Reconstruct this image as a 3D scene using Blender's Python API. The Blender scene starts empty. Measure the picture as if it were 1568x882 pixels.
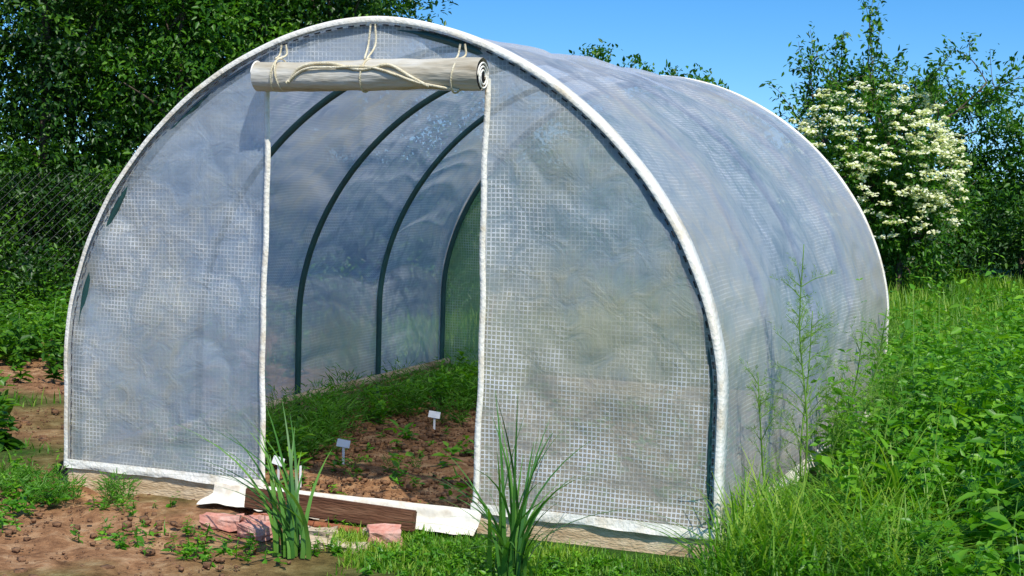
import bpy, numpy as np, math
from mathutils import Matrix, Vector
rng=np.random.default_rng(7)
SC=bpy.context.scene
W=3.0;H=2.0766;L=4.1386;Z1=0.6123;NE=1.8448;ZB=0.12
CAM=np.array([3.0224,-6.1442,1.5206]);YAW,PITCH,ROLL=-0.3715,-0.0775,0.0278;FPX=2530.6
# ---------------------------------------------------------------- helpers
def link(o,parent=None):
    SC.collection.objects.link(o)
    if parent is not None:o.parent=parent
    return o
def empty(name,loc=(0,0,0)):
    o=bpy.data.objects.new(name,None);o.empty_display_size=.2;o.location=loc;link(o);return o
def mesh_np(name,V,F,mat,parent=None,tint=None,uv=None,smooth=False,attrs=None):
    V=np.asarray(V,float);F=np.asarray(F,int);k=F.shape[1]
    m=bpy.data.meshes.new(name);m.vertices.add(len(V));m.vertices.foreach_set('co',V.ravel())
    m.loops.add(F.size);m.loops.foreach_set('vertex_index',F.ravel().astype(np.int32))
    m.polygons.add(len(F));m.polygons.foreach_set('loop_start',np.arange(0,F.size,k,dtype=np.int32))
    m.update(calc_edges=True)
    if smooth:m.polygons.foreach_set('use_smooth',np.ones(len(F),bool))
    if tint is not None:
        a=m.attributes.new('tint','FLOAT','POINT');a.data.foreach_set('value',np.asarray(tint,np.float32))
    if attrs:
        for kk,vv in attrs.items():
            a=m.attributes.new(kk,'FLOAT','POINT');a.data.foreach_set('value',np.asarray(vv,np.float32).ravel())
    if uv is not None:
        l=m.uv_layers.new(name='UVMap');l.data.foreach_set('uv',np.asarray(uv)[F.ravel()].ravel().astype(np.float32))
    m.materials.append(mat)
    o=bpy.data.objects.new(name,m);link(o,parent);return o
TB=rng.random((256,256))
def vn(x,y,s=0):
    x=np.asarray(x,float)+s*17.3+500;y=np.asarray(y,float)+s*7.7+500
    xi=np.floor(x).astype(int);yi=np.floor(y).astype(int);fx=x-xi;fy=y-yi
    fx=fx*fx*(3-2*fx);fy=fy*fy*(3-2*fy)
    a=TB[xi%256,yi%256];b=TB[(xi+1)%256,yi%256];c=TB[xi%256,(yi+1)%256];d=TB[(xi+1)%256,(yi+1)%256]
    return (a*(1-fx)+b*fx)*(1-fy)+(c*(1-fx)+d*fx)*fy-.5
def fbm(x,y,s=0,o=4):
    r=0;a=1.
    for i in range(o):
        r=r+a*vn(x*2**i,y*2**i,s+i);a*=.5
    return r
def inside_gh(x,y): return (np.abs(x)<1.46)&(y>0.02)&(y<L-.02)
def near_gh(x,y,m=.05): return (np.abs(x)<1.5+m)&(y>-m)&(y<L+m)
def gz(x,y):
    x=np.asarray(x,float);y=np.asarray(y,float)
    d=np.maximum(np.maximum(np.abs(x)-1.55,0),np.maximum(np.maximum(-.05-y,0),y-L-.05))
    k=np.clip(d/1.5,0,1)
    return k*.10*fbm(x*.5,y*.5,1,3)
# ---------------------------------------------------------------- materials
def newmat(name):
    m=bpy.data.materials.new(name);m.use_nodes=True;nt=m.node_tree;nt.nodes.clear()
    out=nt.nodes.new('ShaderNodeOutputMaterial');return m,nt,out
def N(nt,t,**kw):
    n=nt.nodes.new(t)
    for k,v in kw.items():
        if k.startswith('i_'):
            key=k[2:];key=int(key) if key.isdigit() else key.replace('_',' ')
            n.inputs[key].default_value=v
        else:setattr(n,k,v)
    return n
def ramp(nt,fac,stops):
    r=nt.nodes.new('ShaderNodeValToRGB');e=r.color_ramp.elements
    while len(e)<len(stops):e.new(.5)
    for i,(p,c) in enumerate(stops):
        e[i].position=p;e[i].color=(*c,1) if len(c)==3 else c
    nt.links.new(fac,r.inputs[0]);return r.outputs[0]
def rough_mat(name,stops,scale=8,rough=.8,bump=.3,bscale=40,coord='Object',stretch=(1,1,1),spec=.3):
    m,nt,out=newmat(name);tc=N(nt,'ShaderNodeTexCoord');mp=N(nt,'ShaderNodeMapping');mp.inputs['Scale'].default_value=stretch
    nt.links.new(tc.outputs[coord],mp.inputs[0])
    n=N(nt,'ShaderNodeTexNoise',i_Scale=scale,i_Detail=4.,i_Roughness=.65);nt.links.new(mp.outputs[0],n.inputs['Vector'])
    col=ramp(nt,n.outputs[0],stops)
    n2=N(nt,'ShaderNodeTexNoise',i_Scale=bscale,i_Detail=2.);nt.links.new(mp.outputs[0],n2.inputs['Vector'])
    b=N(nt,'ShaderNodeBump',i_Strength=bump,i_Distance=.01);nt.links.new(n2.outputs[0],b.inputs['Height'])
    p=N(nt,'ShaderNodeBsdfPrincipled',i_Roughness=rough);p.inputs['Specular IOR Level'].default_value=spec
    nt.links.new(col,p.inputs['Base Color']);nt.links.new(b.outputs[0],p.inputs['Normal']);nt.links.new(p.outputs[0],out.inputs[0]);return m
def leaf_mat(name,c0,c1,c2,rough=.42,trans=.35,spec=.4):
    m,nt,out=newmat(name);a=N(nt,'ShaderNodeAttribute',attribute_name='tint')
    col=ramp(nt,a.outputs['Fac'],[(0,c0),(.55,c1),(1,c2)])
    p=N(nt,'ShaderNodeBsdfPrincipled',i_Roughness=rough);p.inputs['Specular IOR Level'].default_value=spec
    nt.links.new(col,p.inputs['Base Color'])
    t=N(nt,'ShaderNodeBsdfTranslucent');mx=N(nt,'ShaderNodeMix',data_type='RGBA',blend_type='MULTIPLY')
    mx.inputs[0].default_value=1;mx.inputs[7].default_value=(1.6,1.7,.5,1);nt.links.new(col,mx.inputs[6]);nt.links.new(mx.outputs[2],t.inputs[0])
    ms=N(nt,'ShaderNodeMixShader');ms.inputs[0].default_value=trans
    nt.links.new(p.outputs[0],ms.inputs[1]);nt.links.new(t.outputs[0],ms.inputs[2]);nt.links.new(ms.outputs[0],out.inputs[0]);return m
def film_mat(name,basec,cell=.018,line=.5,tl_mix=.42,dirtc=(1.0,.86,.62),bump=.5):
    # woven reinforced polythene: milky sheet + white scrim threads, partly see-through, crinkled and dirty
    m,nt,out=newmat(name);lk=nt.links.new
    uv=N(nt,'ShaderNodeUVMap',uv_map='UVMap');sep=N(nt,'ShaderNodeSeparateXYZ');lk(uv.outputs[0],sep.inputs[0])
    nz=N(nt,'ShaderNodeTexNoise',i_Scale=9.,i_Detail=5.,i_Roughness=.62,i_Distortion=.8);lk(uv.outputs[0],nz.inputs['Vector'])
    ls=[]
    for i in (0,1):
        d=N(nt,'ShaderNodeMath',operation='DIVIDE');lk(sep.outputs[i],d.inputs[0]);d.inputs[1].default_value=cell
        f=N(nt,'ShaderNodeMath',operation='FRACT');lk(d.outputs[0],f.inputs[0])
        c=N(nt,'ShaderNodeMath',operation='LESS_THAN');lk(f.outputs[0],c.inputs[0]);c.inputs[1].default_value=.26;ls.append(c)
    mxl=N(nt,'ShaderNodeMath',operation='MAXIMUM');lk(ls[0].outputs[0],mxl.inputs[0]);lk(ls[1].outputs[0],mxl.inputs[1])
    al=N(nt,'ShaderNodeAttribute',attribute_name='lm');ad=N(nt,'ShaderNodeAttribute',attribute_name='dirt');ao=N(nt,'ShaderNodeAttribute',attribute_name='opac')
    nl=N(nt,'ShaderNodeMapRange',i_1=.38,i_2=.62,i_3=.3,i_4=1.25);lk(nz.outputs[0],nl.inputs[0])
    l1=N(nt,'ShaderNodeMath',operation='MULTIPLY');lk(al.outputs['Fac'],l1.inputs[0]);lk(nl.outputs[0],l1.inputs[1])
    l2=N(nt,'ShaderNodeMath',operation='MULTIPLY');lk(mxl.outputs[0],l2.inputs[0]);lk(l1.outputs[0],l2.inputs[1])
    lmul=N(nt,'ShaderNodeMath',operation='MULTIPLY');lk(l2.outputs[0],lmul.inputs[0]);lmul.inputs[1].default_value=line;lmul.use_clamp=True
    dd=N(nt,'ShaderNodeMath',operation='MULTIPLY_ADD');lk(nz.outputs[0],dd.inputs[0]);dd.inputs[1].default_value=1.2
    dm=N(nt,'ShaderNodeMath',operation='SUBTRACT');lk(ad.outputs['Fac'],dm.inputs[0]);dm.inputs[1].default_value=.58;lk(dm.outputs[0],dd.inputs[2])
    dc=ramp(nt,dd.outputs[0],[(.0,(basec[0]*.70,basec[1]*.80,basec[2]*.93)),(.42,basec),(1.,(basec[0]*dirtc[0],basec[1]*dirtc[1],basec[2]*dirtc[2]))])
    mc=N(nt,'ShaderNodeMix',data_type='RGBA');lk(lmul.outputs[0],mc.inputs[0]);lk(dc,mc.inputs[6]);mc.inputs[7].default_value=(.95,.95,.93,1)
    b=N(nt,'ShaderNodeBump',i_Strength=bump,i_Distance=.02);lk(nz.outputs[0],b.inputs['Height'])
    df=N(nt,'ShaderNodeBsdfDiffuse');tl=N(nt,'ShaderNodeBsdfTranslucent')
    lk(mc.outputs[2],df.inputs[0]);lk(mc.outputs[2],tl.inputs[0]);lk(b.outputs[0],df.inputs['Normal'])
    m1=N(nt,'ShaderNodeMixShader');m1.inputs[0].default_value=tl_mix;lk(df.outputs[0],m1.inputs[1]);lk(tl.outputs[0],m1.inputs[2])
    gl=N(nt,'ShaderNodeBsdfGlossy',i_Roughness=.36);gl.inputs[0].default_value=(.9,.95,1,1);lk(b.outputs[0],gl.inputs['Normal'])
    lw=N(nt,'ShaderNodeLayerWeight');lw.inputs[0].default_value=.5
    pw=N(nt,'ShaderNodeMath',operation='POWER');lk(lw.outputs['Facing'],pw.inputs[0]);pw.inputs[1].default_value=3.5
    pm=N(nt,'ShaderNodeMath',operation='MULTIPLY_ADD');lk(pw.outputs[0],pm.inputs[0]);pm.inputs[1].default_value=.28;pm.inputs[2].default_value=.035
    m2=N(nt,'ShaderNodeMixShader');lk(pm.outputs[0],m2.inputs[0]);lk(m1.outputs[0],m2.inputs[1]);lk(gl.outputs[0],m2.inputs[2])
    tr=N(nt,'ShaderNodeBsdfTransparent')
    op=N(nt,'ShaderNodeMapRange',i_1=0.,i_2=1.,i_3=-.12,i_4=.16);lk(dd.outputs[0],op.inputs[0])
    o1=N(nt,'ShaderNodeMath',operation='ADD');lk(op.outputs[0],o1.inputs[0]);lk(ao.outputs['Fac'],o1.inputs[1])
    o2=N(nt,'ShaderNodeMath',operation='MULTIPLY_ADD');lk(lmul.outputs[0],o2.inputs[0]);o2.inputs[1].default_value=.45;lk(o1.outputs[0],o2.inputs[2]);o2.use_clamp=True
    m3=N(nt,'ShaderNodeMixShader');lk(o2.outputs[0],m3.inputs[0]);lk(tr.outputs[0],m3.inputs[1]);lk(m2.outputs[0],m3.inputs[2])
    lk(m3.outputs[0],out.inputs[0]);return m
M_film=film_mat('reinforced_film',(.50,.575,.64),line=.9,dirtc=(1.22,.98,.64))
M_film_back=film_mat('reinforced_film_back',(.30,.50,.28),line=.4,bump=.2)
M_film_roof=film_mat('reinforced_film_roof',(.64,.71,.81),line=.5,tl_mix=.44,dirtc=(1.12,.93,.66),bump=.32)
M_tape=rough_mat('white_edging_fabric',[(.3,(.66,.57,.42)),(.5,(.82,.78,.67)),(.8,(.87,.85,.77))],9,.75,.5,60)
M_tape2=rough_mat('soiled_fabric',[(.3,(.5,.40,.28)),(.5,(.74,.68,.56)),(.8,(.82,.78,.68))],7,.8,.7,25)
M_pipe=rough_mat('green_painted_pipe',[(.3,(.010,.05,.048)),(.7,(.02,.08,.075))],10,.4,.1,60,spec=.5)
M_base=rough_mat('weathered_base_board',[(.3,(.34,.20,.09)),(.5,(.60,.44,.26)),(.75,(.74,.61,.42))],6,.85,.5,50,stretch=(1,1,3))
M_wood=rough_mat('old_plank_wood',[(.3,(.06,.022,.010)),(.55,(.14,.06,.028)),(.8,(.28,.15,.08))],9,.8,.7,60,stretch=(.25,2,2))
M_roll=rough_mat('rolled_film',[(.3,(.30,.24,.15)),(.5,(.50,.45,.34)),(.75,(.66,.64,.58))],8,.5,.9,26,stretch=(.3,1.5,1.5))
M_rope=rough_mat('cotton_rope',[(.3,(.6,.5,.3)),(.7,(.78,.71,.52))],30,.9,.6,200)
M_brick=rough_mat('broken_brick',[(.3,(.46,.16,.11)),(.5,(.56,.27,.20)),(.75,(.62,.42,.34))],14,.9,.7,50)
M_stone=rough_mat('flat_stone',[(.3,(.32,.25,.16)),(.5,(.48,.38,.26)),(.75,(.58,.49,.37))],8,.9,.7,40)
M_label=rough_mat('white_plastic_label',[(.3,(.78,.79,.8)),(.7,(.86,.86,.86))],10,.5,.05,60)
M_dark=rough_mat('dark_matt',[(.3,(.02,.02,.025)),(.7,(.05,.05,.06))],40,.8,.2,80)
M_rust=rough_mat('rusty_iron',[(.3,(.16,.045,.018)),(.6,(.34,.12,.05)),(.8,(.45,.22,.1))],25,.85,.5,80)
M_bark=rough_mat('bark',[(.3,(.05,.035,.022)),(.7,(.16,.12,.085))],12,.9,.8,40,stretch=(1,1,.3))
M_soil=rough_mat('soil_clod',[(.3,(.09,.045,.022)),(.7,(.30,.16,.08))],20,.95,.8,80)
M_wire=rough_mat('galvanised_wire',[(.3,(.08,.08,.08)),(.7,(.15,.15,.15))],20,.5,.1,80)
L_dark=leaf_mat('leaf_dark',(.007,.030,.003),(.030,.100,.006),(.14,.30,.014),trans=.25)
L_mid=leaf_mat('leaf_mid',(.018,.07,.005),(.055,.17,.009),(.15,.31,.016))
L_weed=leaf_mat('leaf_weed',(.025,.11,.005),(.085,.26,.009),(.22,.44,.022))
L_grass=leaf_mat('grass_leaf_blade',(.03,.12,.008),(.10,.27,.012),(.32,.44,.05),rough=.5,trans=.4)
L_tuft=leaf_mat('daylily_leaf',(.03,.11,.022),(.07,.20,.03),(.15,.31,.045),rough=.4,trans=.25)
L_dill=leaf_mat('feathery_green',(.04,.13,.010),(.09,.25,.02),(.17,.36,.04),trans=.4)
L_asp=leaf_mat('asparagus_green',(.07,.17,.02),(.15,.30,.035),(.27,.42,.06),trans=.3)
L_flower=leaf_mat('flower_white',(.62,.64,.38),(.80,.80,.62),(.86,.86,.76),trans=.25)
def ground_mat():
    m,nt,out=newmat('garden_ground');lk=nt.links.new
    tc=N(nt,'ShaderNodeTexCoord');a=N(nt,'ShaderNodeAttribute',attribute_name='soil')
    n=N(nt,'ShaderNodeTexNoise',i_Scale=9.,i_Detail=5.,i_Roughness=.7);lk(tc.outputs['Object'],n.inputs['Vector'])
    s=ramp(nt,n.outputs[0],[(.3,(.12,.055,.026)),(.5,(.32,.165,.078)),(.7,(.50,.32,.175))])
    g=ramp(nt,n.outputs[0],[(.3,(.015,.04,.006)),(.55,(.035,.09,.012)),(.75,(.07,.14,.02))])
    mx=N(nt,'ShaderNodeMix',data_type='RGBA');lk(a.outputs['Fac'],mx.inputs[0]);lk(g,mx.inputs[6]);lk(s,mx.inputs[7])
    n3=N(nt,'ShaderNodeTexNoise',i_Scale=28.,i_Detail=5.,i_Roughness=.7);lk(tc.outputs['Object'],n3.inputs['Vector'])
    b=N(nt,'ShaderNodeBump',i_Strength=.9,i_Distance=.03);lk(n3.outputs[0],b.inputs['Height'])
    p=N(nt,'ShaderNodeBsdfPrincipled',i_Roughness=.95);p.inputs['Specular IOR Level'].default_value=.1
    lk(mx.outputs[2],p.inputs['Base Color']);lk(b.outputs[0],p.inputs['Normal']);lk(p.outputs[0],out.inputs[0]);return m
M_ground=ground_mat()
# ---------------------------------------------------------------- generic geometry
def grid_faces(nu,nv):
    i=np.arange(nu-1)[:,None]*nv+np.arange(nv-1)[None,:]
    i=i.ravel();return np.stack([i,i+nv,i+nv+1,i+1],1)
def tube(path,rad,sides=6,ref=None):
    P=np.asarray(path,float);n=len(P);rad=np.broadcast_to(np.asarray(rad,float),(n,))
    T=np.gradient(P,axis=0);T/=np.linalg.norm(T,axis=1)[:,None]+1e-9
    if ref is None: ref=np.array([0,0,1.]) if np.abs(T[:,2]).max()<.9 else np.array([.83,.55,.05])
    ref=np.asarray(ref,float)
    A=np.cross(T,ref);A/=np.linalg.norm(A,axis=1)[:,None]+1e-9;B=np.cross(T,A)
    a=np.linspace(0,2*math.pi,sides,endpoint=False)
    V=P[:,None,:]+rad[:,None,None]*(np.cos(a)[None,:,None]*A[:,None,:]+np.sin(a)[None,:,None]*B[:,None,:])
    V=V.reshape(-1,3);F=[]
    for i in range(n-1):
        for j in range(sides):
            F.append((i*sides+j,i*sides+(j+1)%sides,(i+1)*sides+(j+1)%sides,(i+1)*sides+j))
    for e in (0,n-1):
        for j in range(0,sides-2,2):
            F.append((e*sides,e*sides+j+1,e*sides+j+2,e*sides+(j+3)%sides))
    return V,np.array(F)
def join(parts):
    Vs=[];Fs=[];o=0
    for V,F in parts:
        Vs.append(V);Fs.append(F+o);o+=len(V)
    return np.vstack(Vs),np.vstack(Fs)
def catmull(pts,n=8):
    P=np.asarray(pts,float);P=np.vstack([2*P[0]-P[1],P,2*P[-1]-P[-2]]);out=[]
    for i in range(1,len(P)-2):
        for t in np.linspace(0,1,n,endpoint=False):
            out.append(.5*((2*P[i])+(-P[i-1]+P[i+1])*t+(2*P[i-1]-5*P[i]+4*P[i+1]-P[i+2])*t*t+(-P[i-1]+3*P[i]-3*P[i+1]+P[i+2])*t**3))
    out.append(P[-2]);return np.array(out)
def blockmesh(name,size,loc,rotz=0,mat=None,parent=None,bevel=.006,rx=0,ry=0,jit=0,seed=0):
    import bmesh
    bm=bmesh.new();bmesh.ops.create_cube(bm,size=1)
    for v in bm.verts:v.co=Vector((v.co.x*size[0],v.co.y*size[1],v.co.z*size[2]))
    if jit:
        bmesh.ops.subdivide_edges(bm,edges=bm.edges[:],cuts=3,use_grid_fill=True)
        r=np.random.default_rng(seed)
        for v in bm.verts:v.co+=Vector(r.normal(0,jit,3))
    elif bevel:bmesh.ops.bevel(bm,geom=bm.edges[:],offset=bevel,segments=2,affect='EDGES')
    m=bpy.data.meshes.new(name);bm.to_mesh(m);bm.free();m.materials.append(mat)
    o=bpy.data.objects.new(name,m);o.location=loc;o.rotation_euler=(rx,ry,rotz);link(o,parent)
    if jit:
        b=o.modifiers.new('b','BEVEL');b.width=.004;b.segments=2
    return o
def leaf_geo(P,D,U,ln,wr=.5,fold=.25):
    n=len(P);D=D/(np.linalg.norm(D,axis=1)[:,None]+1e-9);S=np.cross(D,U);S/=np.linalg.norm(S,axis=1)[:,None]+1e-9;U=np.cross(S,D)
    ln=np.broadcast_to(ln,(n,))[:,None];w=ln*wr*.5
    dr=-.12*ln*U
    v=np.stack([P,P+D*ln*.35+S*w+U*w*fold,P+D*ln*.72+S*w*.62+U*w*fold+dr*.5,P+D*ln+dr,P+D*ln*.72-S*w*.62+U*w*fold+dr*.5,P+D*ln*.35-S*w+U*w*fold],1).reshape(-1,3)
    b=np.arange(n)[:,None]*6
    F=np.concatenate([b+np.array([[0,1,2,3]]),b+np.array([[0,3,4,5]])],0)
    return v,F
def rdir(n,r=rng):
    v=r.normal(size=(n,3));return v/np.linalg.norm(v,axis=1)[:,None]
def leaf_obj(name,P,D,U,ln,tint,mat,parent=None,wr=.5,fold=.25):
    v,F=leaf_geo(P,D,U,ln,wr,fold);return mesh_np(name,v,F,mat,parent,tint=np.repeat(np.clip(tint,0,1),6))
def blade_geo(P,head,h,w,bend,lev=4):
    n=len(P);hd=np.stack([np.cos(head),np.sin(head),np.zeros(n)],1);sd=np.stack([-np.sin(head),np.cos(head),np.zeros(n)],1)
    t=np.linspace(0,1,lev);h=np.broadcast_to(h,(n,));w=np.broadcast_to(w,(n,));V=[]
    for k in t:
        z=h*(k-.45*bend*k*k*1.0);o=h*bend*k**2
        c=P+hd*o[:,None];c=c+np.array([0,0,1.])*z[:,None]
        ww=(w*(1-k**1.6)*.5+.0006)[:,None];V+= [c-sd*ww,c+sd*ww]
    V=np.stack(V,1).reshape(-1,3);b=np.arange(n)[:,None]*(2*lev)
    F=np.concatenate([b+np.array([[2*i,2*i+1,2*i+3,2*i+2]]) for i in range(lev-1)],0)
    return V,F,2*lev
def crown(c,R,ncl,m,cr,size,r,shell=.45,floor=.05,dark=0.):
    d=rdir(ncl,r);rad=r.random(ncl)**shell
    C=np.array(c)+d*rad[:,None]*np.array(R)
    n=ncl*m;cs=np.repeat(C,m,0);crs=np.repeat(cr*(.6+.8*r.random(ncl)),m)
    off=rdir(n,r)*(r.random(n)**.5*crs)[:,None]*np.array([1,1,.75]);P=cs+off
    out=P-np.array(c);out/=np.linalg.norm(out,axis=1)[:,None]+1e-9
    D=rdir(n,r)+out*.6+np.array([0,0,-.25]);U=rdir(n,r)*.7+np.array([0,0,.8])+out*.4
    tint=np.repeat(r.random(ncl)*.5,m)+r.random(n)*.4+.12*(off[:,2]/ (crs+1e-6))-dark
    k=P[:,2]>floor
    return [P[k],D[k],U[k],(size*(.6+.8*r.random(n)))[k],tint[k]],C
def cat(lst): return [np.concatenate([l[i] for l in lst]) for i in range(len(lst[0]))]
# ---------------------------------------------------------------- arch curve
def arch_xz(n=97):
    t=np.linspace(0,math.pi,2001);c=np.cos(t);s=np.sin(t)
    x=-W/2*np.sign(c)*np.abs(c)**(2/NE);z=Z1+(H-Z1)*np.abs(s)**(2/NE)
    x=np.concatenate([[-W/2],x,[W/2]]);z=np.concatenate([[ZB-.03],z,[ZB-.03]])
    a=np.concatenate([[0],np.cumsum(np.hypot(np.diff(x),np.diff(z)))])
    q=np.linspace(0,a[-1],n);return np.interp(q,a,x),np.interp(q,a,z),q
def arch_off(off,n=97):
    x,z,q=arch_xz(n);dx=np.gradient(x);dz=np.gradient(z);l=np.hypot(dx,dz);return x-dz/l*off,z+dx/l*off,q,(-dz/l,dx/l)
_t=np.linspace(0,math.pi/2,4000)
_ax=W/2*np.cos(_t)**(2/NE);_az=Z1+(H-Z1)*np.sin(_t)**(2/NE)
def ztop(x): return np.interp(np.abs(x),_ax[::-1],_az[::-1])
GH=empty('polytunnel_greenhouse')
NU,ny=460,340
ax,az,aq,an=arch_off(0,NU);ys=np.linspace(0.0,L,ny)
U_,Y_=np.meshgrid(aq,ys,indexing='ij')
ph=(Y_/(L/4))%1
sag=.024*np.sin(math.pi*ph)
hor=np.interp(U_,aq,az)
def ridge(x,y,s,o=3): return (1-np.abs(fbm(x,y,s,o))*3)
# folds run along the tunnel, sagging a little between the hoops
hs_=hor-.09*np.sin(math.pi*ph)+.12*fbm(Y_*1.1,hor*.8,66,2)
fold=.030*ridge(hs_*2.6+.10*Y_,Y_*.40,71,2)+.013*ridge(hs_*6+.35*Y_,Y_*.9,77,2)
left_=np.clip((aq[-1]/2-U_)/.5,0,1)
wr=.022*fbm(U_*1.7+Y_*.6,Y_*1.5-U_*.5,5,3)+.008*ridge(U_*2.6+Y_*1.0,Y_*.9-U_*.8,9,3)*(1-.6*left_)+.003*fbm(U_*9,Y_*3+U_*3,14,3)+.004*ridge(U_*5-Y_*2,Y_*3+U_*2,19,2)*(1-.6*left_)+fold*(.13+1.15*left_)
edge=np.clip(np.minimum(Y_,L-Y_)/.12,0,1)
foot=np.clip((hor-ZB)/.3,0,1)
dsp=(-sag*(1-1.0*left_)+wr-.004-.006*left_)*edge*foot
sm=np.sqrt((dsp+.014)**2+.005**2);dspl=-.014+.5*(dsp+.014+sm)
dsp=dspl*left_*edge*foot+dsp*(1-left_)
V=np.stack([ax[:,None]+an[0][:,None]*dsp,Y_,az[:,None]+an[1][:,None]*dsp],2).reshape(-1,3)
def film_attrs(A,B,s,extra=0,op=.6):
    dirt=np.clip(.36+.6*fbm(A*1.1,B*1.1,s,5)+.45*np.clip(fbm(A*3,B*.8,s+3,4),0,1)+extra,0,1)
    lm=np.clip(.5+1.5*fbm(A*1.8,B*1.8,s+6,5),.10,1);return {'dirt':dirt,'lm':lm,'opac':np.zeros_like(A)+op}
def warp(A,B): return np.stack([(A+.010*fbm(A*3,B*3,41,2)).ravel(),(B+.010*fbm(A*3,B*3,47,2)).ravel()],1)
right_=np.clip((U_-aq[-1]*.62)/.4,0,1)
mesh_np('cover_film',V,grid_faces(NU,ny),M_film_roof,GH,uv=warp(U_,Y_),smooth=True,
  attrs=film_attrs(U_,Y_,30,.3*np.clip(1-hor/1.0,0,1)+.5*right_*np.clip((Y_-2)/1.5,0,1)*np.clip(1.6-hor,0,1),op=.60+left_*(.06+.16*np.clip(hor/1.5,0,1))))
def panel(name,x0,x1,z0,ypos,nx=140,nz=220,amp=.010,zt=None,mat=None,op=.62):
    xs=np.linspace(x0,x1,nx);t=np.linspace(0,1,nz);X,T=np.meshgrid(xs,t,indexing='ij')
    top=(ztop(X)-.004) if zt is None else np.full_like(X,zt)
    Z=z0+(top-z0)*T;s=int(abs(x0)*10)
    e=np.clip(np.minimum(np.minimum(X-x0,x1-X)/.08,np.minimum(T,1-T)/.06),0,1)
    Y=ypos+e*(amp*1.6*fbm(X*2.2+Z*.8,Z*2.2-X,s+3,3)+.016*ridge(X*1.4+Z*1.3,Z*1.1-X*1.5,s+11,2)+.007*ridge(X*3-Z*2,Z*2.4+X*2.2,s+17,3)+.003*fbm(X*8,Z*8-X*3,s+13,3))
    mesh_np(name,np.stack([X,Y,Z],2).reshape(-1,3),grid_faces(nx,nz),mat or M_film,GH,uv=warp(X,Z),smooth=True,attrs=film_attrs(X,Z,s+50,.75*np.clip(1.25-Z,0,1)*(X>0)+.3*np.clip(.6-Z,0,1),op-.13*np.clip(1.2-Z,0,1)*(X>0)))
DW=.5;DT=1.79
panel('front_film_left',-1.497,-DW,ZB,.008)
panel('front_film_right',DW,1.497,ZB,.008)
panel('front_film_top',-DW,DW,DT,.008,nz=30)
panel('back_film',-1.497,1.497,ZB,L-.01,nx=200,mat=M_film_back,op=.66)
def pipe_arch(y,name,r=.018):
    x,z,q,_=arch_off(-r-.020,120);z[0]=z[-1]=0.0
    V,F=tube(np.stack([x,np.full_like(x,y),z],1),r,8,ref=(0,1,0));mesh_np(name,V,F,M_pipe,GH,smooth=True)
for i in range(5):pipe_arch(min(max(i*L/4,.03),L-.05),'hoop_%d'%i)
def band(y0,y1,name,h=.013):
    x,z,q,nn=arch_off(0,200);wob=.004*np.sin(q*9)+.003*np.sin(q*23)
    y0=y0+wob*.5;prof=[(y0,-.010),(y0-.005,h*.4),(y0+.008,h),(y1-.006+wob,h*.9),(y1+wob,.003)]
    V=np.stack([np.stack([x+nn[0]*o,np.broadcast_to(yy,x.shape),z+nn[1]*o],1) for yy,o in prof],1).reshape(-1,3)
    mesh_np(name,V,grid_faces(200,len(prof)),M_tape,GH,smooth=True)
band(-.014,.078,'front_edging',.014);band(L-.012,L+.016,'back_edging',.010)
x,z,q,_=arch_off(-.022,420);parts=[]
for i in range(0,418,4):
    if q[i]<.05:continue
    parts.append(tube(np.stack([x[i:i+3],np.full(3,-.004),z[i:i+3]],1),.003,4,ref=(0,1,0)))
V,F=join(parts);mesh_np('edge_dark_dashes',V,F,M_dark,GH)  # row of thin dark dashes just inside the front arch edge
def vtape(xc,name,w=.024,seed=0):
    zz=np.linspace(ZB-.02,DT+.05,50);xo=xc+.005*np.sin(zz*5+seed)+.002*np.sin(zz*17+seed)
    prof=[(-w/2,.002),(-w/2+.003,-.010),(w/2-.003,-.012),(w/2,.002)]
    V=np.stack([np.stack([xo+a,np.full_like(zz,b),zz],1) for a,b in prof],1).reshape(-1,3)
    mesh_np(name,V,grid_faces(50,4),M_tape,GH,smooth=True)
vtape(-DW,'door_edging_left',seed=1);vtape(DW,'door_edging_right',seed=4)
def wavy_strip(name,x0,x1,zt,zb,y,mat,n=80,seed=0):
    xs=np.linspace(x0,x1,n);ts=np.linspace(0,1,6);X,T=np.meshgrid(xs,ts,indexing='ij')
    zbt=zb+.012*fbm(X*5,X*0,seed,3)
    Z=zt+(zbt-zt)*T;Y=y-.006*T*(1+2*fbm(X*9,T*2,seed,3))
    mesh_np(name,np.stack([X,Y,Z],2).reshape(-1,3),grid_faces(n,6),mat,GH,smooth=True)
wavy_strip('base_strip_left',-1.5,-DW+.02,ZB+.004,ZB-.035,-.012,M_tape,seed=3)
wavy_strip('base_strip_right',DW-.02,1.5,ZB+.004,ZB-.038,-.012,M_tape,seed=5)
blockmesh('base_board_front_left',(1.0,.03,.14),(-1.0,.012,.025),mat=M_base,parent=GH)
blockmesh('base_board_front_right',(1.0,.03,.14),(1.0,.012,.025),mat=M_base,parent=GH)
blockmesh('threshold_board',(.99,.03,.09),(0,.012,.03),mat=M_base,parent=GH)
for s in (-1,1):blockmesh('base_board_side',(.03,L-.04,.13),(s*1.488,L/2,.035),mat=M_base,parent=GH)
blockmesh('base_board_back',(2.94,.03,.11),(0,L,.04),mat=M_base,parent=GH)
for s in (-1,1):
    ysr=np.linspace(0,L,90);T=np.linspace(0,1,5);YY,TT=np.meshgrid(ysr,T,indexing='ij')
    XX=s*(1.509+.02*TT+.01*TT*fbm(YY*6,TT,4,2));ZZ=ZB+.01-.06*TT+.006*fbm(YY*5,TT,8,2)
    mesh_np('side_strip',np.stack([XX,YY,ZZ],2).reshape(-1,3),grid_faces(90,5),M_tape,GH,smooth=True)
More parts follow.
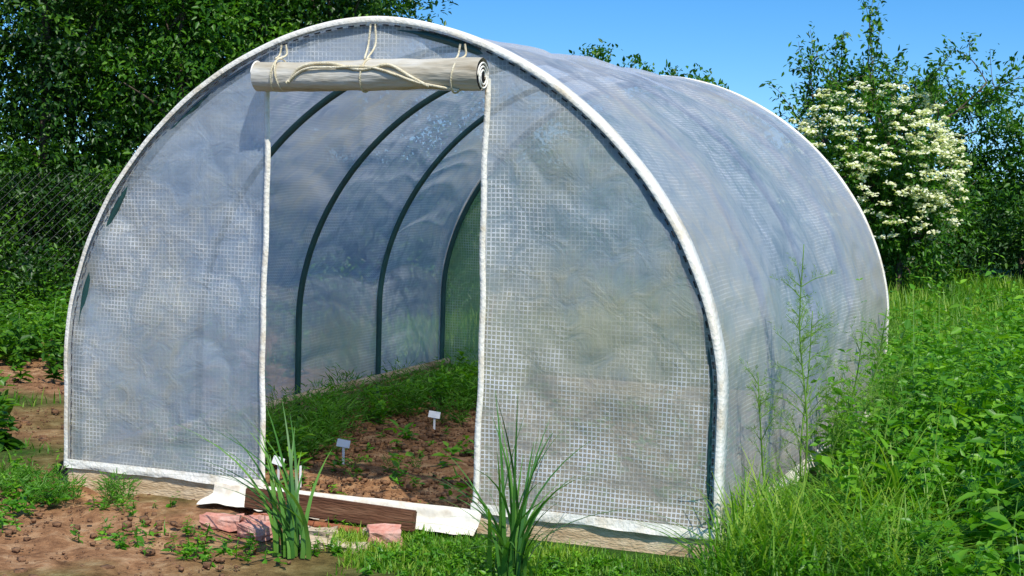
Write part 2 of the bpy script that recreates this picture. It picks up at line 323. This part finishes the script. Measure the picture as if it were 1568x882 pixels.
for s in (-1,1):
    V,F=tube([(s*1.42,.05,.14),(s*1.42,L/2,.15),(s*1.42,L-.05,.14)],.028,8);mesh_np('base_rail',V,F,M_base,GH,smooth=True)
def flap(x0,x1,reach,seed,name,n=50):
    xs=np.linspace(x0,x1,n);ts=np.linspace(0,1,16);X,T=np.meshgrid(xs,ts,indexing='ij')
    pf_y=np.interp(T,[0,.15,.3,.6,1],[.05,.0,-.022,-.04,-.04-reach]);pf_z=np.interp(T,[0,.15,.3,.6,1],[.06,.092,.085,.035,.012])
    Y=pf_y+.035*T*fbm(X*8,T*3,seed,3);Z=pf_z+.03*fbm(X*7,T*3,seed+2,3)*T+.006
    mesh_np(name,np.stack([X+.03*T*fbm(T*3,X*2,seed+1,2),Y,Z],2).reshape(-1,3),grid_faces(n,16),M_tape2,GH,smooth=True)
flap(-.72,-.38,.10,3,'cloth_flap_left');flap(-.38,.53,.09,6,'cloth_flap_threshold')
RZ=1.845;RY=-.070;RL=.507
n=70;xs=np.linspace(-RL,RL,n);s_=24;a=np.linspace(0,2*math.pi,s_,endpoint=False)
rr=.062+.009*fbm(xs*6,xs*0,2,3)
V=np.stack([np.broadcast_to(xs[:,None],(n,s_)),RY+rr[:,None]*np.cos(a)*(1+.08*fbm(xs[:,None]*4,a[None,:]*2,5,2)),RZ+.008*np.sin(xs*3)[:,None]+rr[:,None]*np.sin(a)*(1+.08*fbm(xs[:,None]*3+a[None,:],a[None,:]*3,8,2))],2).reshape(-1,3)
F=[(i*s_+j,i*s_+(j+1)%s_,(i+1)*s_+(j+1)%s_,(i+1)*s_+j) for i in range(n-1) for j in range(s_)]
mesh_np('rolled_door_film',V,F,M_roll,GH,smooth=True)
for sx in (-RL,RL):
    th=np.linspace(0,5*math.pi,100);r0=.02+(.057-.02)*th/th[-1]
    P1=np.stack([np.full_like(th,sx+.002*np.sign(sx)),RY+r0*np.cos(th),RZ+r0*np.sin(th)],1)
    V1,F1=tube(P1,.004,4,ref=(1,0,0));mesh_np('roll_end_spiral',V1,F1,M_tape,GH)
    V1,F1=tube([(sx-.03*np.sign(sx),RY,RZ),(sx-.012*np.sign(sx),RY,RZ)],.05,16);mesh_np('roll_core',V1,F1,M_dark,GH)
parts=[]
def ring(xc,r=.067,sl=.0,rad=.004):
    th=np.linspace(0,2*math.pi,30);return tube(np.stack([xc+sl*np.sin(th),RY+r*np.cos(th),RZ+r*np.sin(th)],1),rad,6,ref=(1,0,0))
for xc,top in ((-.41,ztop(.41)-.03),(.0,H-.02),(.40,ztop(.4)-.03)):
    for o in (-.010,.010):parts.append(tube(catmull([(xc+o,-.03,top),(xc+o*1.6,-.035,(top+RZ)/2+.02),(xc+o*.5,RY-.02,RZ+.064)]),.0045,6))
    parts.append(ring(xc,sl=.01))
parts.append(ring(-.39,sl=-.012))
parts.append(tube(catmull([(-.33,RY-.058,RZ-.03),(-.27,RY-.060,RZ+.03),(-.15,RY-.053,RZ+.045),(0,RY-.065,RZ+.02),(.12,RY-.062,RZ+.04),(.22,RY-.066,RZ-.005),(.30,RY-.056,RZ-.045)]),.007,6))
parts.append(tube(catmull([(-.34,RY-.057,RZ-.035),(-.25,RY-.066,RZ+.02),(-.12,RY-.064,RZ+.028),(.04,RY-.066,RZ+.03),(.16,RY-.067,RZ+.0),(.26,RY-.063,RZ-.03),(.42,RY-.03,RZ-.058)]),.006,6))
V,F=join(parts);mesh_np('tie_ropes',V,F,M_rope,GH,smooth=True)
# ---------------------------------------------------------------- ground
def axis(a,b,fine,far):
    core=np.arange(a,b,fine);s=fine;lo=[];p=a
    while p>-far:
        s*=1.12;p-=s;lo.append(p)
    s=fine;hi=[];p=core[-1]
    while p<far:
        s*=1.12;p+=s;hi.append(p)
    return np.concatenate([lo[::-1],core,hi])
gx=axis(-6.5,4.5,.04,260);gy=axis(-2,9,.04,300)
X,Y=np.meshgrid(gx,gy,indexing='ij')
def soilmask(X,Y):
    ins=inside_gh(X,Y).astype(float)
    left=np.clip((-X-1.0)/.3,0,1)*(Y<7)*(X>-8)*np.clip(1.1+1.5*fbm(X*1.1,Y*1.1,21,4),0,1)
    front=np.clip((.6-X)/1.0,0,1)*(Y<.05)*(X>-8)*np.clip(.95+1.8*fbm(X*1.7,Y*1.7,25,4),0,1)
    return np.maximum(np.maximum(ins,left),front)
SM=soilmask(X,Y)
Z=gz(X,Y)+SM*(.055*fbm(X*5,Y*5,31,5)-.012)*np.clip(1-np.hypot(X,Y)/15,0,1)
mesh_np('ground',np.stack([X,Y,Z],2).reshape(-1,3),grid_faces(len(gx),len(gy)),M_ground,attrs={'soil':SM.ravel()},smooth=True)
def scatter_clods(n,x0,x1,y0,y1,smin,smax):
    x=rng.uniform(x0,x1,n);y=rng.uniform(y0,y1,n);k=soilmask(x,y)>.5;x=x[k];y=y[k];n=len(x)
    s=smin*(smax/smin)**(rng.random(n)**3.5)
    cube=np.array([(i,j,k) for i in(-1,1) for j in(-1,1) for k in(-1,1)],float)
    v=cube[None]*(s[:,None,None]*rng.uniform(.45,1,(n,8,3)))
    a=rng.random(n)*6.28;c,sn=np.cos(a)[:,None],np.sin(a)[:,None]
    v=np.stack([v[:,:,0]*c-v[:,:,1]*sn,v[:,:,0]*sn+v[:,:,1]*c,v[:,:,2]*.7],2)
    v+=np.stack([x,y,gz(x,y)+s*.1],1)[:,None]
    Fc=np.array([(0,1,3,2),(4,6,7,5),(0,4,5,1),(2,3,7,6),(0,2,6,4),(1,5,7,3)])
    return v.reshape(-1,3),(np.arange(n)[:,None,None]*8+Fc[None]).reshape(-1,4)
V,F=join([scatter_clods(9000,-1.45,1.45,.05,4.1,.003,.024),scatter_clods(9000,-5,.8,-1.6,4,.004,.024)])
mesh_np('soil_clods',V,F,M_soil)
# ---------------------------------------------------------------- trees
def tree(name,crowns,mat,trunks,size,wr=.5,limbs=10):
    T=empty(name);ls=[];parts=[]
    for (c,R,ncl,m,cr) in crowns:
        l,C=crown(c,R,ncl,m,cr,size,rng);ls.append(l)
        if trunks:
            b=np.array([c[0]+rng.normal(0,.1),c[1]+rng.normal(0,.1),0.]);top=np.array(c)+np.array([0,0,R[2]*.3])
            pth=catmull([b,b+(top-b)*.4+rng.normal(0,.06,3),b+(top-b)*.75+rng.normal(0,.06,3),top],4)
            parts.append(tube(pth,np.linspace(trunks,trunks*.3,len(pth)),6))
            for i in rng.choice(len(C),min(limbs,len(C)),replace=False):
                if C[i][2]<.2:continue
                k=rng.integers(len(pth)//3,len(pth)-1);s=pth[k];e=C[i];mid=(s+e)/2+np.array([0,0,.08])+rng.normal(0,.05,3)
                pp=catmull([s,mid,e],4);parts.append(tube(pp,np.linspace(trunks*.35,.006,len(pp)),5))
    P,D,U,ln,t=cat(ls);leaf_obj('foliage',P,D,U,ln,t,mat,T,wr)
    if parts:
        V,F=join(parts);mesh_np('trunk_and_limbs',V,F,M_bark,T,smooth=True)
    return T
left=[((-11.5,5.5,2.2),(1.7,1.4,2.6)),((-9.2,6.6,2.4),(1.6,1.3,2.7)),((-7.4,7.6,2.3),(1.4,1.2,2.7)),((-6.1,8.2,2.6),(1.3,1.1,2.5)),((-5.2,9.4,2.6),(1.2,1.1,2.1))]
left2=[((-8.4,9.6,3.6),(1.9,1.2,2.6)),((-6.7,10.4,3.3),(1.5,1.2,2.4)),((-10.9,8.6,3.6),(2.0,1.2,2.8)),((-9.8,11.8,4.2),(2.0,1.2,2.8)),((-8.0,13.,4.2),(1.6,1.2,2.4)),((-13.5,9,4),(2.2,1.5,3.2))]
for i,(c,R) in enumerate(left):
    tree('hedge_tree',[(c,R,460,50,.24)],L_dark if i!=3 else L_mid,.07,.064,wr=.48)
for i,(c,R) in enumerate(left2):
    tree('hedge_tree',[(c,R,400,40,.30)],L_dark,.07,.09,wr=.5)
ls=[]
for i in range(34):
    t=i/33;c=(-12+9.7*t+rng.normal(0,.25),4.6+4.1*t+rng.normal(0,.3),.6);ls.append(crown(c,(.7,.6,1.0),66,42,.2,.055,rng)[0])
for i in range(14):
    t=i/13;c=(-9.5+6.0*t+rng.normal(0,.2),3.5+3.3*t+rng.normal(0,.2),.25);ls.append(crown(c,(.5,.45,.5),46,38,.16,.05,rng)[0])
P,D,U,ln,t=cat(ls);leaf_obj('hedge_undergrowth',P,D,U,ln,t,L_dark)
back=[((-3.9,11.5,1.2),(1.3,1.,1.3)),((-2.4,13.5,1.2),(1.5,1.,1.3)),((-1.0,15.5,1.0),(1.5,1.,1.1)),((-4.4,16.4,1.95),(.8,.9,1.3)),((-3.5,17.2,1.95),(.8,.9,1.1)),((-6,14.5,1.6),(1.2,1,1.2)),((-3.0,17.6,1.2),(1.0,.9,1.2))]
for c,R in back:tree('background_tree',[(c,R,200,36,.22)],L_mid,.06,.075)
rt=[((.2,19.5,1.7),(1.0,.8,1.35)),((1.3,19.0,1.4),(.9,.8,1.35)),((2.3,19.5,1.8),(1.1,.9,1.4)),((4.2,19,1.8),(1.4,1,1.6)),((6.6,18,2.0),(1.6,1.2,1.8)),((-1.5,20,1.3),(1.2,.9,1.1)),((9.5,16,2.0),(1.8,1.2,2.0))]
for c,R in rt:tree('background_tree',[(c,R,200,36,.22)],L_mid,.06,.08)
ls=[]
for i in range(24):
    t=i/23;c=(-3.5+12*t+rng.normal(0,.2),17.2-2.2*t+rng.normal(0,.3),.5+.15*rng.random());ls.append(crown(c,(.7,.5,.8),60,38,.2,.065,rng)[0])
P,D,U,ln,t=cat(ls);leaf_obj('shrub_row',P,D,U,ln,t,L_dark)
HC=(-.10,13.0,1.42);HR=(1.0,.8,1.05)
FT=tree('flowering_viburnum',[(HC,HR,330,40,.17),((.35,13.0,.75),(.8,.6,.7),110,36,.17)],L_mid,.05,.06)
NF=400
dd=rdir(NF);dd[:,2]=dd[:,2]*.8+.10;dd[:,1]-=.25;dd[:,0]+=.22;dd/=np.linalg.norm(dd,axis=1)[:,None]
FCn=np.array(HC)+dd*np.array(HR)*rng.uniform(.88,1.1,(NF,1))
m=28;n=len(FCn)*m;off=rdir(n)*np.repeat(rng.uniform(.03,.12,NF),m)[:,None]*rng.random((n,1))**.5*np.array([1,1,.32])
P=np.repeat(FCn,m,0)+off;U=rdir(n)*.5+np.array([0,-.35,1.]);leaf_obj('blossom',P,rdir(n)*np.array([1,1,.3]),U,rng.uniform(.028,.05,n),rng.random(n),L_flower,FT,1.0)
def branchy(name,base,zmax,xr,mat,seed,leafsize=.07,spread=1.0):
    r=np.random.default_rng(seed);paths=[];tips=[]
    def grow(p,d,l,rad,dep):
        n=5;pts=[p];q=p.copy();dd=d.copy()
        for i in range(n):
            dd=dd+r.normal(0,.13,3)+np.array([0,0,.05]);dd/=np.linalg.norm(dd);q=q+dd*l/n;pts.append(q.copy())
            if dep<=2:tips.append(np.concatenate([q,dd]))
        paths.append((np.array(pts),rad))
        if dep>0:
            k=r.integers(2,4) if dep>1 else r.integers(2,5)
            for _ in range(k):
                nd=dd+r.normal(0,.55*spread,3);nd[2]=abs(nd[2])*.6+.1;nd/=np.linalg.norm(nd)
                s=pts[r.integers(2,n+1)];grow(s.copy(),nd,l*r.uniform(.6,.85),rad*.55,dep-1)
    for i in range(3):grow(r.normal(0,.05,3)*np.array([1,1,0]),np.array([r.normal(0,.35),r.normal(0,.2),1.]),1.2,.05,4)
    allp=np.vstack([p for p,_ in paths]);sz=zmax/allp[:,2].max();sx=xr/np.abs(allp[:,0]-allp[:,0].mean()).max()
    b=np.array([base[0],base[1],0.]);S_=np.array([sx,sx,sz])
    T=empty(name);V,F=join([tube(p*S_+b,np.linspace(rad,rad*.55,6),5,ref=(.83,.55,.05)) for p,rad in paths])
    mesh_np('trunk_and_limbs',V,F,M_bark,T,smooth=True)
    tips=np.array(tips);tp=tips[:,:3]*S_+b;td=tips[:,3:];m=6;n=len(tp)*m
    P=np.repeat(tp,m,0)+r.normal(0,.045,(n,3));D=rdir(n,r)+np.repeat(td,m,0)*.5;U=rdir(n,r)*.6+np.array([0,0,.8])
    k=P[:,2]>.8
    leaf_obj('foliage',P[k],D[k],U[k],(leafsize*r.uniform(.6,1.3,n))[k],r.random(n)[k],mat,T,.5)
branchy('young_fruit_tree',(-.25,14.8),3.65,1.7,L_mid,11,spread=1.1,leafsize=.075)
# ---------------------------------------------------------------- grass and weeds
def grass(n,x0,x1,y0,y1,h,w,maskf=None,bend=(.1,.8)):
    x=rng.uniform(x0,x1,n);y=rng.uniform(y0,y1,n);k=~near_gh(x,y,.02)
    if maskf is not None:k&=maskf(x,y)
    x=x[k];y=y[k];n=len(x);z=gz(x,y)-.01
    cl=fbm(x*1.3,y*1.3,61,3)
    hh=h*np.clip(.7+.9*cl,.25,1.6)*rng.uniform(.5,1.3,n)
    V,F,k2=blade_geo(np.stack([x,y,z],1),rng.random(n)*6.28,hh,w*rng.uniform(.6,1.4,n),rng.uniform(bend[0],bend[1],n),lev=5)
    t=np.clip(.45+.7*cl+rng.uniform(-.25,.3,n),0,1);return V,F,np.repeat(t,k2)
def gobj(name,lst,mat):
    V,F=join([(a,b) for a,b,c in lst]);mesh_np(name,V,F,mat,tint=np.concatenate([c for a,b,c in lst]))
notsoil=lambda x,y:soilmask(x,y)<.35
gobj('grass',[grass(14000,1.55,4.5,-.8,4.6,.24,.006),grass(2600,1.56,2.3,-.5,1.0,.40,.010,None,(.3,1.2)),grass(900,1.8,4,.2,5,.62,.009),grass(60000,-3,6,4.3,10,.28,.010),grass(45000,-4,7,10,17.5,.32,.018),
 grass(14000,-7,8,-6,-.15,.07,.005,notsoil),grass(9000,.1,2.2,-.75,-.12,.06,.005,notsoil),grass(14000,-9,-1.6,0,9,.12,.009,notsoil),grass(9000,4.5,12,0,10,.2,.012)],L_grass)
def weeds(n,x0,x1,y0,y1,h,leaf,nl=10,maskf=None,wr=.5,stems=(1,4),var=.0):
    Ps,Ds,Us,Ls,Ts,SB=[],[],[],[],[],[]
    for _ in range(n):
        x=rng.uniform(x0,x1);y=rng.uniform(y0,y1)
        if near_gh(x,y,.06):continue
        if maskf is not None and not maskf(x,y):continue
        hv=1+var*float(np.clip(3*fbm(x*1.5,y*1.5,91,2),-.6,1.2))
        b=np.array([x,y,float(gz(x,y))]);tt=rng.random()*.5;sp=rng.choice([.7,1,1.35])
        for s in range(rng.integers(*stems)):
            hh=h*rng.uniform(.5,1.2)*hv;lean=rng.normal(0,.25,2);top=b+np.array([lean[0]*hh,lean[1]*hh,hh])
            m=nl*2;k=np.repeat(np.linspace(.15,1,nl),2);a=np.arange(m)*math.pi+np.repeat(np.arange(nl)*1.57,2)+rng.random()*6.28
            P=b+(top-b)*k[:,None];D=np.stack([np.cos(a),np.sin(a),rng.uniform(-.5,.6,m)],1)+rng.normal(0,.2,(m,3))
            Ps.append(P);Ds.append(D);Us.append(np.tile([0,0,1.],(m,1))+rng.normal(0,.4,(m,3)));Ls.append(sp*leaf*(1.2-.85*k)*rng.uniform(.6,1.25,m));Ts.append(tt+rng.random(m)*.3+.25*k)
            SB.append(np.concatenate([b,top]))
    SB=np.array(SB)
    hv=SB[:,5]-SB[:,2];off=SB[:,3:5]-SB[:,:2]
    V,F,k2=blade_geo(SB[:,:3],np.arctan2(off[:,1],off[:,0]),hv,.005,np.clip(np.hypot(off[:,0],off[:,1])/(hv+1e-6),0,.6))
    lv,lf=leaf_geo(np.vstack(Ps),np.vstack(Ds),np.vstack(Us),np.concatenate(Ls),wr)
    VV,FF=join([(V,F),(lv,lf)]);t=np.concatenate([np.repeat(.4,len(V)),np.repeat(np.clip(np.concatenate(Ts),0,1),6)]);return VV,FF,t
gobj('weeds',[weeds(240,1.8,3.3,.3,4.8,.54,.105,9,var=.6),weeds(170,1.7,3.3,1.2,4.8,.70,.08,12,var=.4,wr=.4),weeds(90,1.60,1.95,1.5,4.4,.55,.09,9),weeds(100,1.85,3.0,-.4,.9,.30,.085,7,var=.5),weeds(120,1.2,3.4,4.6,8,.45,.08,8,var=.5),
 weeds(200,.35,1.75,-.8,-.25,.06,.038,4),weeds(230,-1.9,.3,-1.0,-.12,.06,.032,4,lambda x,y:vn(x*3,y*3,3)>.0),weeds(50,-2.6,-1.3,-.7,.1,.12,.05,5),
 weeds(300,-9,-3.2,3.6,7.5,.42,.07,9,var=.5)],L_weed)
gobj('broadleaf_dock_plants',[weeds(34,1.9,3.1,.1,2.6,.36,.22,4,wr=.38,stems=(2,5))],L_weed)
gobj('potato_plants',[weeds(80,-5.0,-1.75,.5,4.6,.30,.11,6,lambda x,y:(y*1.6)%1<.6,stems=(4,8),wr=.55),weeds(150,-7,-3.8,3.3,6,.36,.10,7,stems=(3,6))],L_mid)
def dill(n,x0,x1,y0,y1,h,leaf=.045,m=110,maskf=None):
    out=[]
    for _ in range(n):
        x=rng.uniform(x0,x1);y=rng.uniform(y0,y1)
        if maskf is not None and not maskf(x,y):continue
        b=np.array([x,y,float(gz(x,y))]);hh=h*rng.uniform(.5,1.2);k=rng.random(m);a=rng.random(m)*6.28
        r0=hh*.55*np.sqrt(k)*rng.random(m);P=b+np.stack([np.cos(a)*r0,np.sin(a)*r0,hh*k],1)
        D=np.stack([np.cos(a),np.sin(a),rng.uniform(.0,1.2,m)],1)+rng.normal(0,.4,(m,3))
        out.append([P,D,rdir(m),leaf*rng.uniform(.5,1.3,m),rng.random()*.4+rng.random(m)*.3+.3*k])
    P,D,U,ln,t=cat(out);v,F=leaf_geo(P,D,U,ln,.14);return v,F,np.repeat(np.clip(t,0,1),6)
gobj('dill_plants',[dill(64,-1.32,-.98,.35,4.05,.24),dill(26,-1.3,-.65,2.4,4.0,.24),dill(30,-1.33,-.82,.2,1.7,.24),dill(14,-.9,1.2,.5,4,.09,.03,50),dill(50,-2.0,-.9,-.45,-.1,.10,.035,70)],L_dill)
def seed_in(pts,h,l,m=16,wr=.42):
    Ps=[];Ds=[];Us=[];Ls=[];Ts=[]
    for x,y in pts:
        b=np.array([x,y,.0]);hh=rng.uniform(.5,1.1)*h;a=rng.random(m)*6.28;t0=rng.random()*.3;k=rng.random(m)
        Ps.append(b+np.array([0,0,1])*(hh*k)[:,None]+rng.normal(0,l*.25,(m,3))*np.array([1,1,0]));Ds.append(np.stack([np.cos(a),np.sin(a),rng.uniform(-.3,.9,m)],1));Us.append(np.tile([0,0,1.],(m,1))+rng.normal(0,.3,(m,3)));Ls.append(l*rng.uniform(.5,1.2,m));Ts.append(np.clip(t0+rng.random(m)*.3+.4*k,0,1))
    v,F=leaf_geo(np.vstack(Ps),np.vstack(Ds),np.vstack(Us),np.concatenate(Ls),wr);return v,F,np.repeat(np.concatenate(Ts),6)
rows=[(rx+rng.normal(0,.04),yy+rng.normal(0,.05)) for rx in (-.62,-.22,.2,.62,1.0) for yy in np.arange(.5,3.9,.36) if rng.random()<.75]
rand=[(rng.uniform(-.85,1.2),rng.uniform(.2,3.9)) for _ in range(130)]
bed=[(-1.12+rng.normal(0,.10),y+rng.normal(0,.03)) for y in np.arange(.25,4.0,.13)]+[(rng.uniform(-1.25,-.7),rng.uniform(2.6,4.0)) for _ in range(22)]+[(rng.uniform(-1.2,-.85),rng.uniform(.2,1.3)) for _ in range(12)]
gobj('tomato_seedlings',[seed_in(rows,.13,.07),seed_in(rand,.04,.03),seed_in(bed,.22,.065,44,.34)],L_weed)
def asparagus(name,bx,by,h,seed,lean=(0,0),nb=30):
    r=np.random.default_rng(seed);T=empty(name);parts=[];Ps=[];Ds=[]
    b=np.array([bx,by,0.]);top=b+np.array([lean[0],lean[1],h])
    main=catmull([b,b+(top-b)*.35+r.normal(0,.015,3),b+(top-b)*.7+r.normal(0,.02,3),top],8);parts.append(tube(main,np.linspace(.0055,.0020,len(main)),5,ref=(.83,.55,.05)))
    for i in range(nb):
        k=r.uniform(.20,.96);s=main[int(k*(len(main)-1))];a=r.random()*6.28;l=r.uniform(.08,.34)*(1.25-k*.9)
        d=np.array([math.cos(a),math.sin(a),r.uniform(.6,1.8)]);d/=np.linalg.norm(d)
        pp=catmull([s,s+d*l*.5+np.array([0,0,-.01]),s+d*l+np.array([0,0,-.05*l/.2])],4);parts.append(tube(pp,np.linspace(.0024,.0010,len(pp)),4,ref=(.1,.2,.97)))
        for j in range(int(3+l*24)):
            q=pp[r.integers(1,len(pp))];d2=rdir(1,r)[0]*.8+d;d2/=np.linalg.norm(d2);l2=r.uniform(.03,.08);m=int(6+l2*110)
            kk=r.random(m);Ps.append(q+d2*l2*kk[:,None]);Ds.append(rdir(m,r)*.8+d2)
    V,F=join(parts);mesh_np('stems',V,F,L_asp,T,tint=np.full(len(V),.6))
    P=np.vstack(Ps);n=len(P);leaf_obj('needles',P,np.vstack(Ds),rdir(n,r),r.uniform(.012,.022,n),r.uniform(.3,1,n),L_asp,T,.11)
for bx,by,h,sd_,ln_,nb in [(1.68,.75,1.20,3,(-.04,.02),34),(1.80,1.05,.92,5,(.14,.1),26),(1.66,.45,.70,8,(-.10,-.1),20),(1.72,.85,.86,12,(.18,-.05),22),(1.9,1.3,.66,18,(.1,0),18),(1.66,.9,.90,22,(-.02,.12),18)]:
    asparagus('asparagus_plant',bx,by,h,sd_,ln_,nb)
def tuft(name,bx,by,n,h,w,headc,hs,seed,bend=(.15,.75)):
    r=np.random.default_rng(seed);P=np.stack([bx+r.normal(0,.035,n),by+r.normal(0,.035,n),np.full(n,float(gz(bx,by)))],1)
    V,F,k=blade_geo(P,headc+r.normal(0,hs,n),h*r.uniform(.4,1.05,n),w*r.uniform(.7,1.2,n),r.uniform(bend[0],bend[1],n),lev=9)
    mesh_np(name,V,F,L_tuft,tint=np.repeat(r.random(n),k),smooth=True)
tuft('daylily_tuft',.90,-.60,54,.74,.017,0,3,1,(.1,1.1))
tuft('daylily_tuft',.04,-.70,34,.68,.017,3.0,.7,4,(.25,1.0))
# ---------------------------------------------------------------- fence
FN=empty('chain_link_fence');A0=np.array([-10.5,3.6]);A1=np.array([-3.2,7.4]);FL=np.linalg.norm(A1-A0);fd=(A1-A0)/FL;fh=1.25;parts=[]
s=-fh
while s<FL:
    for sg in (1,-1):
        a0=max(s,0);a1=min(s+fh,FL)
        if a1-a0<.05:continue
        z0,z1=((a0-s),(a1-s)) if sg>0 else (fh-(a0-s),fh-(a1-s))
        p0=np.array([*(A0+fd*a0),z0+.05]);p1=np.array([*(A0+fd*a1),z1+.05]);parts.append(tube([p0,p1],.0013,3,ref=(.83,-.55,.05)))
    s+=.085
V,F=join(parts);mesh_np('wire_mesh',V,F,M_wire,FN)
parts=[tube([(*(A0+fd*k),0),(*(A0+fd*k),1.3)],.02,6,ref=(.83,.55,.05)) for k in (.3,2.6,5.9)]
V,F=join(parts);mesh_np('posts',V,F,M_bark,FN,smooth=True)
# ---------------------------------------------------------------- small things at the door
blockmesh('wooden_plank',(.76,.035,.085),(-.05,-.235,.085),.02,M_wood,bevel=.004,rx=-.12,ry=.03)
V,F=tube([(-.36,-.30,.035),(0.02,-.31,.03),(.26,-.32,.03)],.016,8);mesh_np('rusty_rod',V,F,M_rust,smooth=True)
for i,(x,y,sx,sy,sz,rz) in enumerate([(.27,-.38,.13,.10,.075,.5),(-.45,-.40,.16,.10,.055,.3),(-.25,-.46,.15,.09,.05,-.3),(-.33,-.33,.12,.08,.05,.9)]):
    blockmesh('broken_brick',(sx,sy,sz),(x,y,sz*.45),rz,M_brick,jit=.0035,seed=i,rx=.1*(-1)**i)
for i,(x,y,sx,sy,sz,rz) in enumerate([(-.02,-.42,.17,.10,.045,.2),(.14,-.48,.2,.10,.025,-.2),(.02,-.52,.13,.07,.03,.6),(.20,-.30,.10,.08,.05,.1)]):
    blockmesh('flat_stone',(sx,sy,sz),(x,y,sz*.45),rz,M_stone,jit=.005,seed=i+9)
for i,(x,y,hh,rz) in enumerate([(-.63,1.02,.09,.3),(-.62,.36,.11,-.2),(-.54,.42,.10,1.2),(-.67,2.2,.07,.4)]):
    T=empty('plant_label',(x,y,.01))
    blockmesh('stake',(.012,.004,hh),(0,0,hh/2),rz,M_label,T,bevel=.001)
    if i!=2:blockmesh('tag',(.065,.004,.038),(0,-.002,hh+.014),rz,M_label,T,bevel=.001,rx=-.3,ry=.15)
V,F=tube(catmull([(-1.15,3.95,0),(-1.12,4.0,.3),(-1.06,4.03,.62)]),.012,6,ref=(.83,.55,.05));mesh_np('wooden_stake',V,F,M_wood,smooth=True)
# ---------------------------------------------------------------- camera
f=np.array([math.sin(YAW)*math.cos(PITCH),math.cos(YAW)*math.cos(PITCH),math.sin(PITCH)]);r=np.array([math.cos(YAW),-math.sin(YAW),0.]);u=np.cross(r,f)
c_,s_r=math.cos(ROLL),math.sin(ROLL);r2=c_*r+s_r*u;u2=-s_r*r+c_*u
cd=bpy.data.cameras.new('camera');cam=bpy.data.objects.new('camera',cd);link(cam);SC.camera=cam
Mx=Matrix(((r2[0],u2[0],-f[0],CAM[0]),(r2[1],u2[1],-f[1],CAM[1]),(r2[2],u2[2],-f[2],CAM[2]),(0,0,0,1)));cam.matrix_world=Mx
cd.sensor_width=36;cd.lens=FPX/1568*36;cd.clip_end=1000;cd.clip_start=.05
# ---------------------------------------------------------------- light
S=Vector((.38,-.42,.82)).normalized()
sd=bpy.data.lights.new('sun','SUN');sd.energy=5.0;sd.angle=math.radians(.5);sd.color=(1,.96,.88)
so=bpy.data.objects.new('sun',sd);link(so);so.rotation_euler=S.to_track_quat('Z','Y').to_euler()
w=bpy.data.worlds.new('World');SC.world=w;w.use_nodes=True;nt=w.node_tree;nt.nodes.clear()
sk=N(nt,'ShaderNodeTexSky',sky_type='NISHITA',sun_disc=False);sk.sun_elevation=math.asin(S.z);sk.sun_rotation=math.atan2(S.x,S.y);sk.dust_density=.4;sk.ozone_density=2.5;sk.air_density=1.
tc=N(nt,'ShaderNodeTexCoord');mp=N(nt,'ShaderNodeMapping',vector_type='POINT');mp.inputs['Location'].default_value=(0,0,.11);mp.inputs['Scale'].default_value=(1,1,1.6)
nt.links.new(tc.outputs['Generated'],mp.inputs[0]);nm=N(nt,'ShaderNodeVectorMath',operation='NORMALIZE');nt.links.new(mp.outputs[0],nm.inputs[0]);nt.links.new(nm.outputs[0],sk.inputs[0])
hs=N(nt,'ShaderNodeHueSaturation');hs.inputs['Saturation'].default_value=1.4;hs.inputs['Value'].default_value=1.4;nt.links.new(sk.outputs[0],hs.inputs['Color'])
bg=N(nt,'ShaderNodeBackground');bg.inputs[1].default_value=.14;ow=N(nt,'ShaderNodeOutputWorld');nt.links.new(hs.outputs[0],bg.inputs[0]);nt.links.new(bg.outputs[0],ow.inputs[0])
SC.view_settings.view_transform='Standard';SC.view_settings.look='None';SC.view_settings.exposure=0
